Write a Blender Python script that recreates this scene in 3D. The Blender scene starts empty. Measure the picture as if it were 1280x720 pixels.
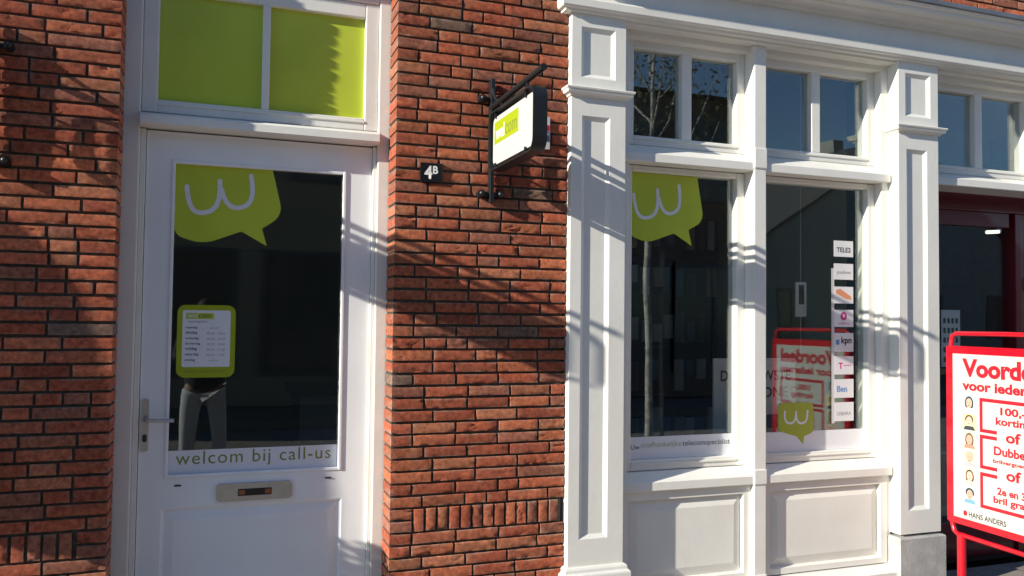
import bpy, bmesh, math, random
from mathutils import Vector, Matrix, noise
random.seed(7)
SC = bpy.context.scene
COL = SC.collection
R = math.radians

# ------------------------------------------------------------------ camera
cam_d = bpy.data.cameras.new('camera')
cam = bpy.data.objects.new('camera', cam_d); COL.objects.link(cam)
yaw, pitch, roll = 0.3450482, 0.03652893, 0.01171367
cy, sy = math.cos(yaw), math.sin(yaw); cp, sp = math.cos(pitch), math.sin(pitch); cr, sr = math.cos(roll), math.sin(roll)
Mrot = (Matrix(((cr, -sr, 0), (sr, cr, 0), (0, 0, 1))) @ Matrix(((1, 0, 0), (0, cp, sp), (0, -sp, cp)))
        @ Matrix(((1, 0, 0), (0, 0, -1), (0, 1, 0))) @ Matrix(((cy, -sy, 0), (sy, cy, 0), (0, 0, 1))))
cx_, cdn, cf = Mrot[0], Mrot[1], Mrot[2]
cam.matrix_world = Matrix(((cx_[0], -cdn[0], -cf[0], 0), (cx_[1], -cdn[1], -cf[1], 0), (cx_[2], -cdn[2], -cf[2], 1.5), (0, 0, 0, 1)))
cam_d.sensor_width = 36; cam_d.lens = 36 * 1028.15 / 1280
cam_d.clip_start = 0.05; cam_d.clip_end = 1000
SC.camera = cam

# ------------------------------------------------------------------ light
SUN = Vector((4.2, 1.0, -1.68)).normalized()
elev = math.asin(-SUN.z)
world = bpy.data.worlds.new('World'); SC.world = world; world.use_nodes = True
wn = world.node_tree; bg = wn.nodes['Background']
sky = wn.nodes.new('ShaderNodeTexSky'); sky.sky_type = 'NISHITA'; sky.sun_disc = False
sky.sun_elevation = elev; sky.sun_rotation = math.atan2(-SUN.x, -SUN.y)
wn.links.new(sky.outputs[0], bg.inputs[0]); bg.inputs[1].default_value = 0.105; sky.dust_density = 0.0; sky.ozone_density = 4.0
sl = bpy.data.lights.new('sun', 'SUN'); sl.energy = 5.0; sl.angle = R(0.5); sl.color = (1, .93, .80)
sun = bpy.data.objects.new('sun', sl); COL.objects.link(sun)
sun.rotation_euler = SUN.to_track_quat('-Z', 'Y').to_euler(); sun.location = (-8, -2, 6)
SC.view_settings.view_transform = 'Standard'; SC.view_settings.look = 'None'
SC.view_settings.exposure = 0.70; SC.view_settings.gamma = 1.0; SC.view_settings.use_curve_mapping = False

# ------------------------------------------------------------------ materials
def mat(name, col, rough=.5, metal=0, var=.0, vscale=6, bump=.0, bscale=60, coat=0, spec=.5, dark=None):
    m = bpy.data.materials.new(name); m.use_nodes = True
    nt = m.node_tree; b = nt.nodes['Principled BSDF']
    b.inputs['Base Color'].default_value = (*col, 1); b.inputs['Roughness'].default_value = rough
    b.inputs['Metallic'].default_value = metal; b.inputs['Coat Weight'].default_value = coat
    b.inputs['Specular IOR Level'].default_value = spec
    tc = nt.nodes.new('ShaderNodeTexCoord')
    if var:
        n = nt.nodes.new('ShaderNodeTexNoise'); n.inputs['Scale'].default_value = vscale; n.inputs['Detail'].default_value = 6
        nt.links.new(tc.outputs['Object'], n.inputs['Vector'])
        r = nt.nodes.new('ShaderNodeValToRGB')
        lo = dark or tuple(c * (1 - var) for c in col); hi = tuple(min(1, c * (1 + var * .5)) for c in col)
        r.color_ramp.elements[0].color = (*lo, 1); r.color_ramp.elements[1].color = (*hi, 1)
        r.color_ramp.elements[0].position = .3; r.color_ramp.elements[1].position = .7
        nt.links.new(n.outputs['Fac'], r.inputs['Fac']); nt.links.new(r.outputs['Color'], b.inputs['Base Color'])
    if bump:
        n2 = nt.nodes.new('ShaderNodeTexNoise'); n2.inputs['Scale'].default_value = bscale; n2.inputs['Detail'].default_value = 5
        nt.links.new(tc.outputs['Object'], n2.inputs['Vector'])
        bp = nt.nodes.new('ShaderNodeBump'); bp.inputs['Strength'].default_value = bump; bp.inputs['Distance'].default_value = .004
        nt.links.new(n2.outputs['Fac'], bp.inputs['Height']); nt.links.new(bp.outputs['Normal'], b.inputs['Normal'])
    return m

WHITE = mat('white_paint', (.78, .77, .72), .42, var=.05, vscale=5, bump=.16, bscale=30)
DOORW = mat('door_paint', (.86, .89, .91), .27, var=.05, vscale=4, bump=.03, bscale=25)
STONE = mat('plinth_stone', (.42, .42, .41), .75, var=.22, vscale=14, bump=.4, bscale=90)
ZINC = mat('zinc', (.30, .31, .33), .45, metal=.7, var=.2)
DARKZ = mat('dark_gutter', (.02, .025, .03), .5)
IRON = mat('black_iron', (.012, .014, .016), .4, bump=.15, bscale=120)
STEEL = mat('brushed_steel', (.55, .54, .51), .38, metal=.85, var=.1, vscale=30)
GREEN = mat('lime_film', (.50, .60, .05), .3, var=.10, vscale=3)
GREENL = mat('lime_label', (.33, .40, .010), .35)
FILMW = mat('white_film', (.74, .75, .80), .45)
SIGNW = mat('sign_white', (.52, .52, .50), .35)
INK = mat('dark_ink', (.03, .03, .035), .5)
GREY = mat('grey_ink', (.25, .27, .28), .5)
LGREEN = mat('pale_green_ink', (.42, .45, .22), .5)
OLIVE = mat('olive_ink', (.20, .25, .03), .5)
RED = mat('red_enamel', (.50, .004, .015), .3, coat=.4)
REDP = mat('red_print', (.42, .008, .022), .45)
POSTER = mat('poster_paper', (.50, .49, .45), .45)
BURG = mat('burgundy_paint', (.13, .006, .014), .3, coat=.3)
BLACKP = mat('black_plate', (.008, .008, .010), .25)
NUMW = mat('number_white', (.8, .8, .8), .4)
WALLI = mat('interior_wall', (.46, .41, .24), .8)
CEIL = mat('interior_ceiling', (.55, .55, .52), .8)
FLOORI = mat('interior_floor', (.40, .36, .30), .6)
DARKW = mat('dark_shelving', (.03, .03, .03), .5)
PACK = mat('grey_packaging', (.55, .55, .56), .4)
DESKM = mat('desk_laminate', (.35, .34, .30), .5)
MAGENTA = mat('magenta_ink', (.55, .02, .22), .5)
BLUEI = mat('blue_ink', (.10, .25, .55), .5)
ORANGE = mat('orange_ink', (.65, .25, .12), .5)

def glass_mat(name, base=.035, tint=(.93, .95, .93)):
    m = bpy.data.materials.new(name); m.use_nodes = True
    nt = m.node_tree; nt.nodes.clear()
    out = nt.nodes.new('ShaderNodeOutputMaterial')
    tr = nt.nodes.new('ShaderNodeBsdfTransparent'); tr.inputs[0].default_value = (*tint, 1)
    gl = nt.nodes.new('ShaderNodeBsdfGlossy'); gl.inputs['Roughness'].default_value = 0.0
    gl.inputs['Color'].default_value = (.86, .95, 1, 1)
    lw = nt.nodes.new('ShaderNodeLayerWeight'); lw.inputs['Blend'].default_value = .5
    pw = nt.nodes.new('ShaderNodeMath'); pw.operation = 'POWER'; pw.inputs[1].default_value = 5
    mu = nt.nodes.new('ShaderNodeMath'); mu.operation = 'MULTIPLY_ADD'; mu.inputs[1].default_value = 1 - base; mu.inputs[2].default_value = base
    nt.links.new(lw.outputs['Facing'], pw.inputs[0]); nt.links.new(pw.outputs[0], mu.inputs[0])
    mx = nt.nodes.new('ShaderNodeMixShader'); nt.links.new(mu.outputs[0], mx.inputs[0])
    nt.links.new(tr.outputs[0], mx.inputs[1]); nt.links.new(gl.outputs[0], mx.inputs[2])
    # slight waviness of the pane
    tc = nt.nodes.new('ShaderNodeTexCoord'); n = nt.nodes.new('ShaderNodeTexNoise'); n.inputs['Scale'].default_value = 1.6; n.inputs['Detail'].default_value = 1
    bp = nt.nodes.new('ShaderNodeBump'); bp.inputs['Strength'].default_value = .06; bp.inputs['Distance'].default_value = .02
    nt.links.new(tc.outputs['Object'], n.inputs['Vector']); nt.links.new(n.outputs['Fac'], bp.inputs['Height'])
    nt.links.new(bp.outputs['Normal'], gl.inputs['Normal'])
    nt.links.new(mx.outputs[0], out.inputs[0])
    return m
GLASS = glass_mat('window_glass', .085)
DGLASS = glass_mat('door_glass', .06)

def brick_mat():
    m = bpy.data.materials.new('brick'); m.use_nodes = True
    nt = m.node_tree; b = nt.nodes['Principled BSDF']; L = nt.links.new
    at = nt.nodes.new('ShaderNodeAttribute'); at.attribute_name = 'brick_colour'
    tc = nt.nodes.new('ShaderNodeTexCoord')
    n = nt.nodes.new('ShaderNodeTexNoise'); n.inputs['Scale'].default_value = 45; n.inputs['Detail'].default_value = 8; n.inputs['Roughness'].default_value = .65
    L(tc.outputs['Object'], n.inputs['Vector'])
    r = nt.nodes.new('ShaderNodeValToRGB')
    r.color_ramp.elements[0].position = .30; r.color_ramp.elements[0].color = (.40, .37, .40, 1)
    r.color_ramp.elements[1].position = .72; r.color_ramp.elements[1].color = (1.2, 1.16, 1.1, 1)
    L(n.outputs['Fac'], r.inputs['Fac'])
    mx = nt.nodes.new('ShaderNodeMix'); mx.data_type = 'RGBA'; mx.blend_type = 'MULTIPLY'; mx.inputs[0].default_value = 1
    L(at.outputs['Color'], mx.inputs[6]); L(r.outputs['Color'], mx.inputs[7])
    # pale sandy deposit in patches
    n3 = nt.nodes.new('ShaderNodeTexNoise'); n3.inputs['Scale'].default_value = 14; n3.inputs['Detail'].default_value = 6
    L(tc.outputs['Object'], n3.inputs['Vector'])
    r3 = nt.nodes.new('ShaderNodeValToRGB'); r3.color_ramp.elements[0].position = .55; r3.color_ramp.elements[1].position = .8
    r3.color_ramp.elements[1].color = (.35, .35, .35, 1)
    L(n3.outputs['Fac'], r3.inputs['Fac'])
    mx2 = nt.nodes.new('ShaderNodeMix'); mx2.data_type = 'RGBA'; L(r3.outputs['Color'], mx2.inputs[0])
    L(mx.outputs[2], mx2.inputs[6]); mx2.inputs[7].default_value = (.40, .22, .13, 1)
    L(mx2.outputs[2], b.inputs['Base Color'])
    b.inputs['Roughness'].default_value = .9; b.inputs['Specular IOR Level'].default_value = .2; b.inputs['Diffuse Roughness'].default_value = 1.0
    n2 = nt.nodes.new('ShaderNodeTexNoise'); n2.inputs['Scale'].default_value = 150; n2.inputs['Detail'].default_value = 6
    L(tc.outputs['Object'], n2.inputs['Vector'])
    bp = nt.nodes.new('ShaderNodeBump'); bp.inputs['Strength'].default_value = .16; bp.inputs['Distance'].default_value = .003
    L(n2.outputs['Fac'], bp.inputs['Height']); L(bp.outputs['Normal'], b.inputs['Normal'])
    return m
BRICK = brick_mat()
MORTAR = mat('mortar', (.085, .075, .062), .95, var=.35, vscale=40, bump=.6, bscale=140, spec=.1)

# ------------------------------------------------------------------ mesh helpers
class MB:
    def __init__(s): s.v = []; s.f = []; s.mi = []; s.mats = []
    def add(s, verts, faces):
        o = len(s.v); s.v += [tuple(v) for v in verts]; s.f += [tuple(i + o for i in f) for f in faces]; return s
    def quad(s, a, b, c, d): return s.add([a, b, c, d], [(0, 1, 2, 3)])
    def box(s, x0, x1, y0, y1, z0, z1, bev=0):
        if bev > 0:
            bm = bmesh.new()
            vs = [bm.verts.new((x, y, z)) for x in (x0, x1) for y in (y0, y1) for z in (z0, z1)]
            for f in ((0, 1, 3, 2), (4, 6, 7, 5), (0, 4, 5, 1), (2, 3, 7, 6), (0, 2, 6, 4), (1, 5, 7, 3)): bm.faces.new([vs[i] for i in f])
            bmesh.ops.bevel(bm, geom=list(bm.edges), offset=bev, segments=2, affect='EDGES', profile=.5)
            bm.verts.index_update()
            s.add([v.co[:] for v in bm.verts], [tuple(v.index for v in f.verts) for f in bm.faces]); bm.free(); return s
        vs = [(x, y, z) for x in (x0, x1) for y in (y0, y1) for z in (z0, z1)]
        return s.add(vs, [(0, 1, 3, 2), (4, 6, 7, 5), (0, 4, 5, 1), (2, 3, 7, 6), (0, 2, 6, 4), (1, 5, 7, 3)])
    def loft(s, loops, cap=True, closed=True):
        o = len(s.v); n = len(loops[0])
        for l in loops: s.v += [tuple(p) for p in l]
        for k in range(len(loops) - 1):
            for i in range(n if closed else n - 1):
                j = (i + 1) % n; s.f.append((o + k*n + i, o + k*n + j, o + (k+1)*n + j, o + (k+1)*n + i))
        if cap:
            s.f.append(tuple(o + i for i in reversed(range(n)))); s.f.append(tuple(o + (len(loops)-1)*n + i for i in range(n)))
        return s
    def tube(s, pts, r, n=10, rr=None):
        pts = [Vector(p) for p in pts]; loops = []; up = None
        for i, p in enumerate(pts):
            d = (pts[min(i+1, len(pts)-1)] - pts[max(i-1, 0)]).normalized()
            if up is None:
                up = Vector((0, 0, 1)) if abs(d.z) < .9 else Vector((1, 0, 0))
            a = d.cross(up).normalized(); b = a.cross(d).normalized(); up = b
            q = rr[i] if rr else r
            loops.append([p + a*q*math.cos(2*math.pi*k/n) + b*q*math.sin(2*math.pi*k/n) for k in range(n)])
        return s.loft(loops)
    def prism(s, outline, frm, depth):
        """outline [(a,b)] placed by frm(a,b,d) -> xyz, extruded 0..depth"""
        return s.loft([[frm(a, b, 0) for a, b in outline], [frm(a, b, depth) for a, b in outline]])
    def ball(s, c, r, n=12):
        bm = bmesh.new(); bmesh.ops.create_uvsphere(bm, u_segments=n, v_segments=n//2+2, radius=r)
        bm.verts.index_update()
        s.add([(v.co.x + c[0], v.co.y + c[1], v.co.z + c[2]) for v in bm.verts], [tuple(v.index for v in f.verts) for f in bm.faces]); bm.free(); return s

ORG = {}
def link(name, mesh, m, parent):
    o = bpy.data.objects.new(name, mesh); COL.objects.link(o)
    if m is not None:
        if not mesh.materials: mesh.materials.append(m)
    if parent: o.parent = parent; ORG[o.name] = ORG[parent.name]
    else: ORG[o.name] = Vector((0, 0, 0))
    return o
def part(name, mb, m, parent=None, smooth=False, label=None):
    """mesh given in world coordinates, stored relative to its thing's base"""
    org = ORG[parent.name] if parent else Vector((0, 0, 0))
    me = bpy.data.meshes.new(name)
    me.from_pydata([(v[0]-org.x, v[1]-org.y, v[2]-org.z) for v in mb.v], [], mb.f)
    bm = bmesh.new(); bm.from_mesh(me); bmesh.ops.recalc_face_normals(bm, faces=list(bm.faces)); bm.to_mesh(me); bm.free()
    if smooth:
        for p in me.polygons: p.use_smooth = True
        try: me.set_sharp_from_angle(angle=R(40))
        except Exception: pass
    o = link(name, me, m, parent)
    if label: o['label'] = label
    return o
def thing(name, label, cat, loc=(0, 0, 0), group=None):
    o = bpy.data.objects.new(name, None); COL.objects.link(o); o.location = loc; o.empty_display_size = .1
    ORG[o.name] = Vector(loc); o['label'] = label; o['category'] = cat
    if group: o['group'] = group
    return o
def tag(o, label, cat, group=None):
    o['label'] = label; o['category'] = cat
    if group: o['group'] = group
    return o
def struct(o): o['kind'] = 'structure'; return o
def copy_tree(o, parent=None):
    c = o.copy(); COL.objects.link(c); c.parent = parent
    for ch in list(o.children): copy_tree(ch, c)
    return c
def text(body, name, m, parent, frm, a, b, width=None, height=None, bold=0, spacing=1.0, align='LEFT', depth=.0004):
    """writing set as a mesh; frm(a,b,d) maps the sign's own plane (metres) to the world"""
    cu = bpy.data.curves.new(name, 'FONT'); cu.body = body; cu.size = 1; cu.offset = bold; cu.space_character = spacing
    cu.align_x = align; cu.resolution_u = 3; cu.fill_mode = 'FRONT'
    to = bpy.data.objects.new('t', cu); COL.objects.link(to)
    dg = bpy.context.evaluated_depsgraph_get(); dg.update()
    me = bpy.data.meshes.new_from_object(to.evaluated_get(dg)); bpy.data.objects.remove(to)
    xs = [v.co.x for v in me.vertices]; ys = [v.co.y for v in me.vertices]
    w = max(xs) - min(xs); h = max(ys) - min(ys)
    sx = sy_ = 1
    if width and height: sx, sy_ = width / w, height / h
    elif width: sx = sy_ = width / w
    elif height: sx = sy_ = height / h
    x0 = min(xs) if align == 'LEFT' else (min(xs) + max(xs)) / 2
    y0 = min(ys)
    org = ORG[parent.name]
    for v in me.vertices:
        p = Vector(frm(a + (v.co.x - x0) * sx, b + (v.co.y - y0) * sy_, depth)) - org; v.co = p
    me.name = name
    me.materials.clear()
    return link(name, me, m, parent)
def rpoly(pts, n=7):
    """polygon [(x,y,r)] with rounded corners"""
    out = []
    N = len(pts)
    for i, (x, y, r) in enumerate(pts):
        if r <= 0: out.append((x, y)); continue
        p = Vector((x, y)); a = (Vector(pts[i-1][:2]) - p).normalized(); b = (Vector(pts[(i+1) % N][:2]) - p).normalized()
        ang = a.angle(b); t = r / math.tan(ang / 2)
        t = min(t, .49 * min((Vector(pts[i-1][:2]) - p).length, (Vector(pts[(i+1) % N][:2]) - p).length)); r2 = t * math.tan(ang / 2)
        c = p + (a + b).normalized() * (r2 / math.sin(ang / 2)); p0 = p + a * t; p1 = p + b * t
        a0 = math.atan2(p0.y - c.y, p0.x - c.x); a1 = math.atan2(p1.y - c.y, p1.x - c.x)
        da = (a1 - a0 + math.pi) % (2 * math.pi) - math.pi
        for k in range(n + 1):
            q = a0 + da * k / n; out.append((c.x + r2 * math.cos(q), c.y + r2 * math.sin(q)))
    return out
def rrect(x0, x1, y0, y1, r, n=6): return rpoly([(x0, y0, r), (x1, y0, r), (x1, y1, r), (x0, y1, r)], n)
def ribbon(mb, path, w, frm, d):
    P = [Vector(p) for p in path]; L_, R_ = [], []
    for i, p in enumerate(P):
        t = (P[min(i+1, len(P)-1)] - P[max(i-1, 0)]).normalized(); nn = Vector((-t.y, t.x))
        L_.append(p + nn * w / 2); R_.append(p - nn * w / 2)
    def capp(p, t):
        a0 = math.atan2(t.y, t.x) - math.pi / 2
        return [(p.x + w/2*math.cos(a0 + math.pi*k/8), p.y + w/2*math.sin(a0 + math.pi*k/8)) for k in range(1, 8)]
    o = len(mb.v); n = len(P)
    mb.v += [frm(q.x, q.y, d) for q in L_] + [frm(q.x, q.y, d) for q in R_]
    for i in range(n - 1): mb.f.append((o+i, o+i+1, o+n+i+1, o+n+i))
    for (p, t, a, b) in ((P[-1], (P[-1]-P[-2]).normalized(), R_[-1], L_[-1]), (P[0], (P[0]-P[1]).normalized(), L_[0], R_[0])):
        pts = [(a.x, a.y)] + capp(p, t) + [(b.x, b.y)]
        q = len(mb.v); mb.v += [frm(x, y, d) for x, y in pts]; mb.f.append(tuple(range(q, q + len(pts))))
def wall_frm(Y): return lambda a, b, d=0: (a, Y - d, b)          # a right, b up, d towards the street
def w_logo(name, m, parent, frm, L0, B1, Mid, B2, R0, width, d):
    """the rounded lower-case w of the sticker: two joined u strokes"""
    def bez(p0, p1, p2, p3, n=14):
        o = []
        for k in range(n + 1):
            t = k / n; q = (1-t)**3*Vector(p0) + 3*(1-t)**2*t*Vector(p1) + 3*(1-t)*t*t*Vector(p2) + t**3*Vector(p3); o.append(q)
        return o
    def ustroke(a, bot, c):
        a, bot, c = Vector(a), Vector(bot), Vector(c); ax = (c - a); 
        return bez(a, a + (bot - (a+c)/2)*.75, bot - ax*.34, bot)[:-1] + bez(bot, bot + ax*.34, c + (bot - (a+c)/2)*.75, c)
    mb = MB(); ribbon(mb, ustroke(L0, B1, Mid), width, frm, d)
    s2 = ustroke(Mid, B2, R0); ribbon(mb, s2[2:], width, frm, d + .0004)
    return part(name, mb, m, parent)
def plate(mb, x0, x1, z0, z1, y, holes=()):
    """front sheet in the facade direction with rectangular holes cut out"""
    xs = sorted({x0, x1, *[h[0] for h in holes], *[h[1] for h in holes]}); zs = sorted({z0, z1, *[h[2] for h in holes], *[h[3] for h in holes]})
    for i in range(len(xs)-1):
        for k in range(len(zs)-1):
            cx, cz = (xs[i]+xs[i+1])/2, (zs[k]+zs[k+1])/2
            if any(h[0] < cx < h[1] and h[2] < cz < h[3] for h in holes): continue
            mb.quad((xs[i], y, zs[k]), (xs[i+1], y, zs[k]), (xs[i+1], y, zs[k+1]), (xs[i], y, zs[k+1]))
def ring(mb, a, ya, b, yb):
    A = [(a[0], ya, a[2]), (a[1], ya, a[2]), (a[1], ya, a[3]), (a[0], ya, a[3])]; B = [(b[0], yb, b[2]), (b[1], yb, b[2]), (b[1], yb, b[3]), (b[0], yb, b[3])]
    for i in range(4): j = (i+1) % 4; mb.quad(A[i], A[j], B[j], B[i])
def inset(r, t): return (r[0]+t, r[1]-t, r[2]+t, r[3]-t)
def frame4(mb, r, w, y0, y1, bev=.004):
    """four timbers round an opening: r outer (x0,x1,z0,z1), w = widths (left,right,bottom,top)"""
    l, rr, bo, to = w
    mb.box(r[0], r[0]+l, y0, y1, r[2], r[3], bev); mb.box(r[1]-rr, r[1], y0, y1, r[2], r[3], bev)
    mb.box(r[0]+l-.001, r[1]-rr+.001, y0+.0015, y1, r[2], r[2]+bo, bev); mb.box(r[0]+l-.001, r[1]-rr+.001, y0+.0015, y1, r[3]-to, r[3], bev)

FY = 3.6            # the brick face

# ------------------------------------------------------------------ ground
def sheet(name, x0, x1, y0, y1, z, m): 
    return struct(part(name, MB().quad((x0, y0, z), (x1, y0, z), (x1, y1, z), (x0, y1, z)), m))
def paver_mat(name, c1, c2, cm, sx=.2, sy=.1):
    m = bpy.data.materials.new(name); m.use_nodes = True; nt = m.node_tree; b = nt.nodes['Principled BSDF']; L = nt.links.new
    tc = nt.nodes.new('ShaderNodeTexCoord'); br = nt.nodes.new('ShaderNodeTexBrick')
    br.inputs['Scale'].default_value = 1; br.inputs['Brick Width'].default_value = sx; br.inputs['Row Height'].default_value = sy
    br.inputs['Mortar Size'].default_value = .004; br.inputs['Color1'].default_value = (*c1, 1); br.inputs['Color2'].default_value = (*c2, 1); br.inputs['Mortar'].default_value = (*cm, 1)
    L(tc.outputs['Object'], br.inputs['Vector'])
    n = nt.nodes.new('ShaderNodeTexNoise'); n.inputs['Scale'].default_value = 9; n.inputs['Detail'].default_value = 8; L(tc.outputs['Object'], n.inputs['Vector'])
    r = nt.nodes.new('ShaderNodeValToRGB'); r.color_ramp.elements[0].color = (.55, .55, .55, 1); r.color_ramp.elements[1].color = (1.2, 1.2, 1.2, 1); L(n.outputs['Fac'], r.inputs['Fac'])
    mx = nt.nodes.new('ShaderNodeMix'); mx.data_type = 'RGBA'; mx.blend_type = 'MULTIPLY'; mx.inputs[0].default_value = 1
    L(br.outputs['Color'], mx.inputs[6]); L(r.outputs['Color'], mx.inputs[7]); L(mx.outputs[2], b.inputs['Base Color'])
    bp = nt.nodes.new('ShaderNodeBump'); bp.inputs['Strength'].default_value = .5; bp.inputs['Distance'].default_value = .006; bp.invert = True
    L(br.outputs['Fac'], bp.inputs['Height']); L(bp.outputs['Normal'], b.inputs['Normal']); b.inputs['Roughness'].default_value = .85
    return m
ASPH = mat('street_asphalt', (.06, .058, .055), .9, var=.3, vscale=8)
sheet('ground', -400, 400, -400, 400, -.13, mat('ground_earth', (.10, .09, .07), .95, var=.3, vscale=.3))
sheet('street', -60, 60, -4.6, .6, -.126, paver_mat('street_pavers', (.30, .26, .235), (.36, .31, .28), (.10, .09, .08)))
struct(part('pavement', MB().box(-60, 60, .75, FY + .25, -.12, 0), paver_mat('pavement_pavers', (.30, .26, .23), (.24, .21, .19), (.08, .075, .07), .3, .3)))
struct(part('kerb', MB().box(-60, 60, .6, .75, -.125, .003, .012), STONE))
struct(part('opposite_pavement', MB().box(-60, 60, -6.4, -4.6, -.12, 0), paver_mat('opposite_pavers', (.20, .17, .14), (.24, .20, .17), (.08, .07, .06), .3, .3)))

# ------------------------------------------------------------------ brickwork
PITCH, JOINT, HB = .054, .012, .042
Z0 = .545 - 10 * PITCH        # bed joints fall on Z0 + k * PITCH
PAL = [(.45, .130, .068), (.41, .112, .060), (.48, .155, .078), (.37, .105, .060), (.44, .17, .092), (.40, .130, .070), (.43, .120, .062), (.33, .13, .085)]
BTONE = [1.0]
def brick(V, F, C, x0, x1, z0, z1, depth_l, depth_r, nx=None, nz=4, rough=1.0):
    w, h = x1 - x0, z1 - z0
    nx = nx or max(4, int(w / .016)); seed = Vector((random.random()*99, random.random()*99, random.random()*99))
    col = random.choice(PAL); k = random.uniform(.8, 1.18); col = tuple(min(.68, c * k) for c in col)
    if random.random() < .012: col = (.20, .13, .10)
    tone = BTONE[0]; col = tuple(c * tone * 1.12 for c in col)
    push = random.uniform(-.0016, .0016); tilt = random.uniform(-.0012, .0012); tilt2 = random.uniform(-.0010, .0010)
    fold = random.random() < .75; fs = random.uniform(.5, 1.6)
    o = len(V)
    for j in range(nz + 1):
        for i in range(nx + 1):
            u, v = i / nx, j / nz
            x = x0 + w * u; z = z0 + h * v
            e = min(u * w, (1 - u) * w, v * h, (1 - v) * h)
            p = Vector((x * 30, z * 55, 0)) + seed
            d = push + tilt * (u - .5) * 2 + tilt2 * (v - .5) * 2 + noise.noise(p) * .0008 * rough + noise.noise(p * 3) * .0006 * rough
            if fold:                                     # creases of a hand-thrown brick
                q = noise.noise(Vector((x * 18, z * 70, 3)) + seed); c = max(0, .16 - abs(q)) / .16
                g = max(0, noise.noise(Vector((x * 9, z * 16, 9)) + seed * .7))
                d += c * .016 * fs * g * rough
            cc = col
            if e < .0015:
                sm = max(0, min(1, noise.noise(Vector((x * 14, z * 30, 2)) + seed) * 1.6 + .25)); cc = tuple(a * (1 - .6*sm) + b_ * .6*sm for a, b_ in zip(col, (.42, .31, .24)))
                d += .0016 + max(0, noise.noise(p * 1.3 + Vector((5, 5, 5)))) * (.010 if v < .01 else .005) * rough
                if not ((depth_l > .1 and i == 0) or (depth_r > .1 and i == nx)): x += noise.noise(p + Vector((1, 9, 2))) * .0012
                else: d -= .0008; x += noise.noise(p) * .0005
                z += noise.noise(p + Vector((7, 1, 2))) * .0013
            V.append((x, FY + d, z)); C.append(cc)
    for j in range(nz):
        for i in range(nx):
            a = o + j*(nx+1) + i; F.append((a, a+1, a+nx+2, a+nx+1))
    per = [o + i for i in range(nx+1)] + [o + j*(nx+1) + nx for j in range(1, nz+1)] + [o + nz*(nx+1) + i for i in range(nx-1, -1, -1)] + [o + j*(nx+1) for j in range(nz-1, 0, -1)]
    b = len(V)
    for q in per:
        x, y, z = V[q]; u = (x - x0) / w
        V.append((x, FY + (depth_l if u < .5 else depth_r), z)); C.append(col)
    n = len(per)
    for i in range(n):
        j = (i+1) % n; F.append((per[i], b+i, b+j, per[j]))
def brickwork(name, x0, x1, zlo, zhi, left_deep, right_deep, label, soldier=None, fine=1, seed=1, tone=1.0):
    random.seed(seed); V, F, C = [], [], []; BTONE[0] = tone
    k0 = math.ceil((zlo - Z0) / PITCH - 1e-6); k1 = int((zhi - Z0) / PITCH)
    for k in range(k0, k1):
        z0 = Z0 + k * PITCH + JOINT / 2; z1 = z0 + HB
        if soldier and k in (10, 11):
            s0, s1 = soldier
            segs = [(x0, s0)] if s0 > x0 else []
            if s1 < x1: segs.append((s1, x1))
        else: segs = [(x0, x1)]
        for a, bnd in segs:
            x = a; first = True
            while x < bnd - .012:
                if first and a == x0: L = (.10, .15, .19)[(k * 2 + (k // 3)) % 3] - JOINT + .002
                else: L = .19 if random.random() < .84 else .09
                if first and bnd - a < .16: L = bnd - a
                first = False
                xe = x + L + random.uniform(-.003, .003)
                if bnd - xe < .07: xe = bnd
                brick(V, F, C, x, min(xe, bnd), z0 + random.uniform(-.0012, .0012), z1 + random.uniform(-.0012, .0012),
                      .17 if (left_deep and x < x0 + .01) else .06, .17 if (right_deep and xe > x1 - .01) else .06, nz=5 if fine else 2, nx=None if fine else 4)
                x = xe + .010 + random.uniform(0, .003)
        if soldier and k == 10:
            x = soldier[0] + .012
            while x < soldier[1] - .03:
                xe = min(x + .042, soldier[1])
                brick(V, F, C, x, xe, z0, z0 + PITCH + HB, .06, .06, nx=4, nz=9); x = xe + random.uniform(.010, .014)
    m = MB(); m.v = V; m.f = F
    t = thing(name, label, 'brick wall', (x0, FY, max(0, zlo)))
    org = ORG[t.name]
    me = bpy.data.meshes.new('brickwork'); me.from_pydata([(v[0]-org.x, v[1]-org.y, v[2]-org.z) for v in V], [], F)
    ca = me.color_attributes.new('brick_colour', 'FLOAT_COLOR', 'POINT')
    for i, c in enumerate(C): ca.data[i].color = (*c, 1)
    for p in me.polygons: p.use_smooth = True
    me.set_sharp_from_angle(angle=R(50))
    link('brickwork', me, BRICK, t)
    # mortar bed: a rough slab behind the brick faces
    mm = MB(); step = .02; rx = x0 + (.004 if left_deep else .012); re = x1 - (.004 if right_deep else .012)
    nx = max(2, int((re - rx) / step)); nz = max(2, int((zhi - zlo) / step))
    if fine:
        fr = []
        for j in range(nz + 1):
            for i in range(nx + 1):
                x = rx + (re-rx)*i/nx; z = zlo + (zhi-zlo)*j/nz
                fr.append((x, FY + .0125 + noise.noise(Vector((x*60, z*60, 4)))*.0022, z))
        mm.add(fr, [(j*(nx+1)+i, j*(nx+1)+i+1, (j+1)*(nx+1)+i+1, (j+1)*(nx+1)+i) for j in range(nz) for i in range(nx)])
        mm.box(rx, re, FY + .020, FY + .165, zlo, zhi)
    else: mm.box(rx, re, FY + .0115, FY + .165, zlo, zhi)
    part('mortar', mm, MORTAR, t)
    return t
brickwork('brick_wall', -2.62, -.383, 0, 3.21, False, True, 'red brick wall left of the door, half in dark shadow', soldier=(-2.6, -.487), seed=3, tone=1.22)  # tone puts the brighter sunlit look of this wall into its brick colour
brickwork('brick_wall', .738, 1.566, 0, 3.21, True, False, 'red brick pier between the white door and the shopfront, crossed by a sign shadow', soldier=(.835, 1.566), seed=11)
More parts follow.
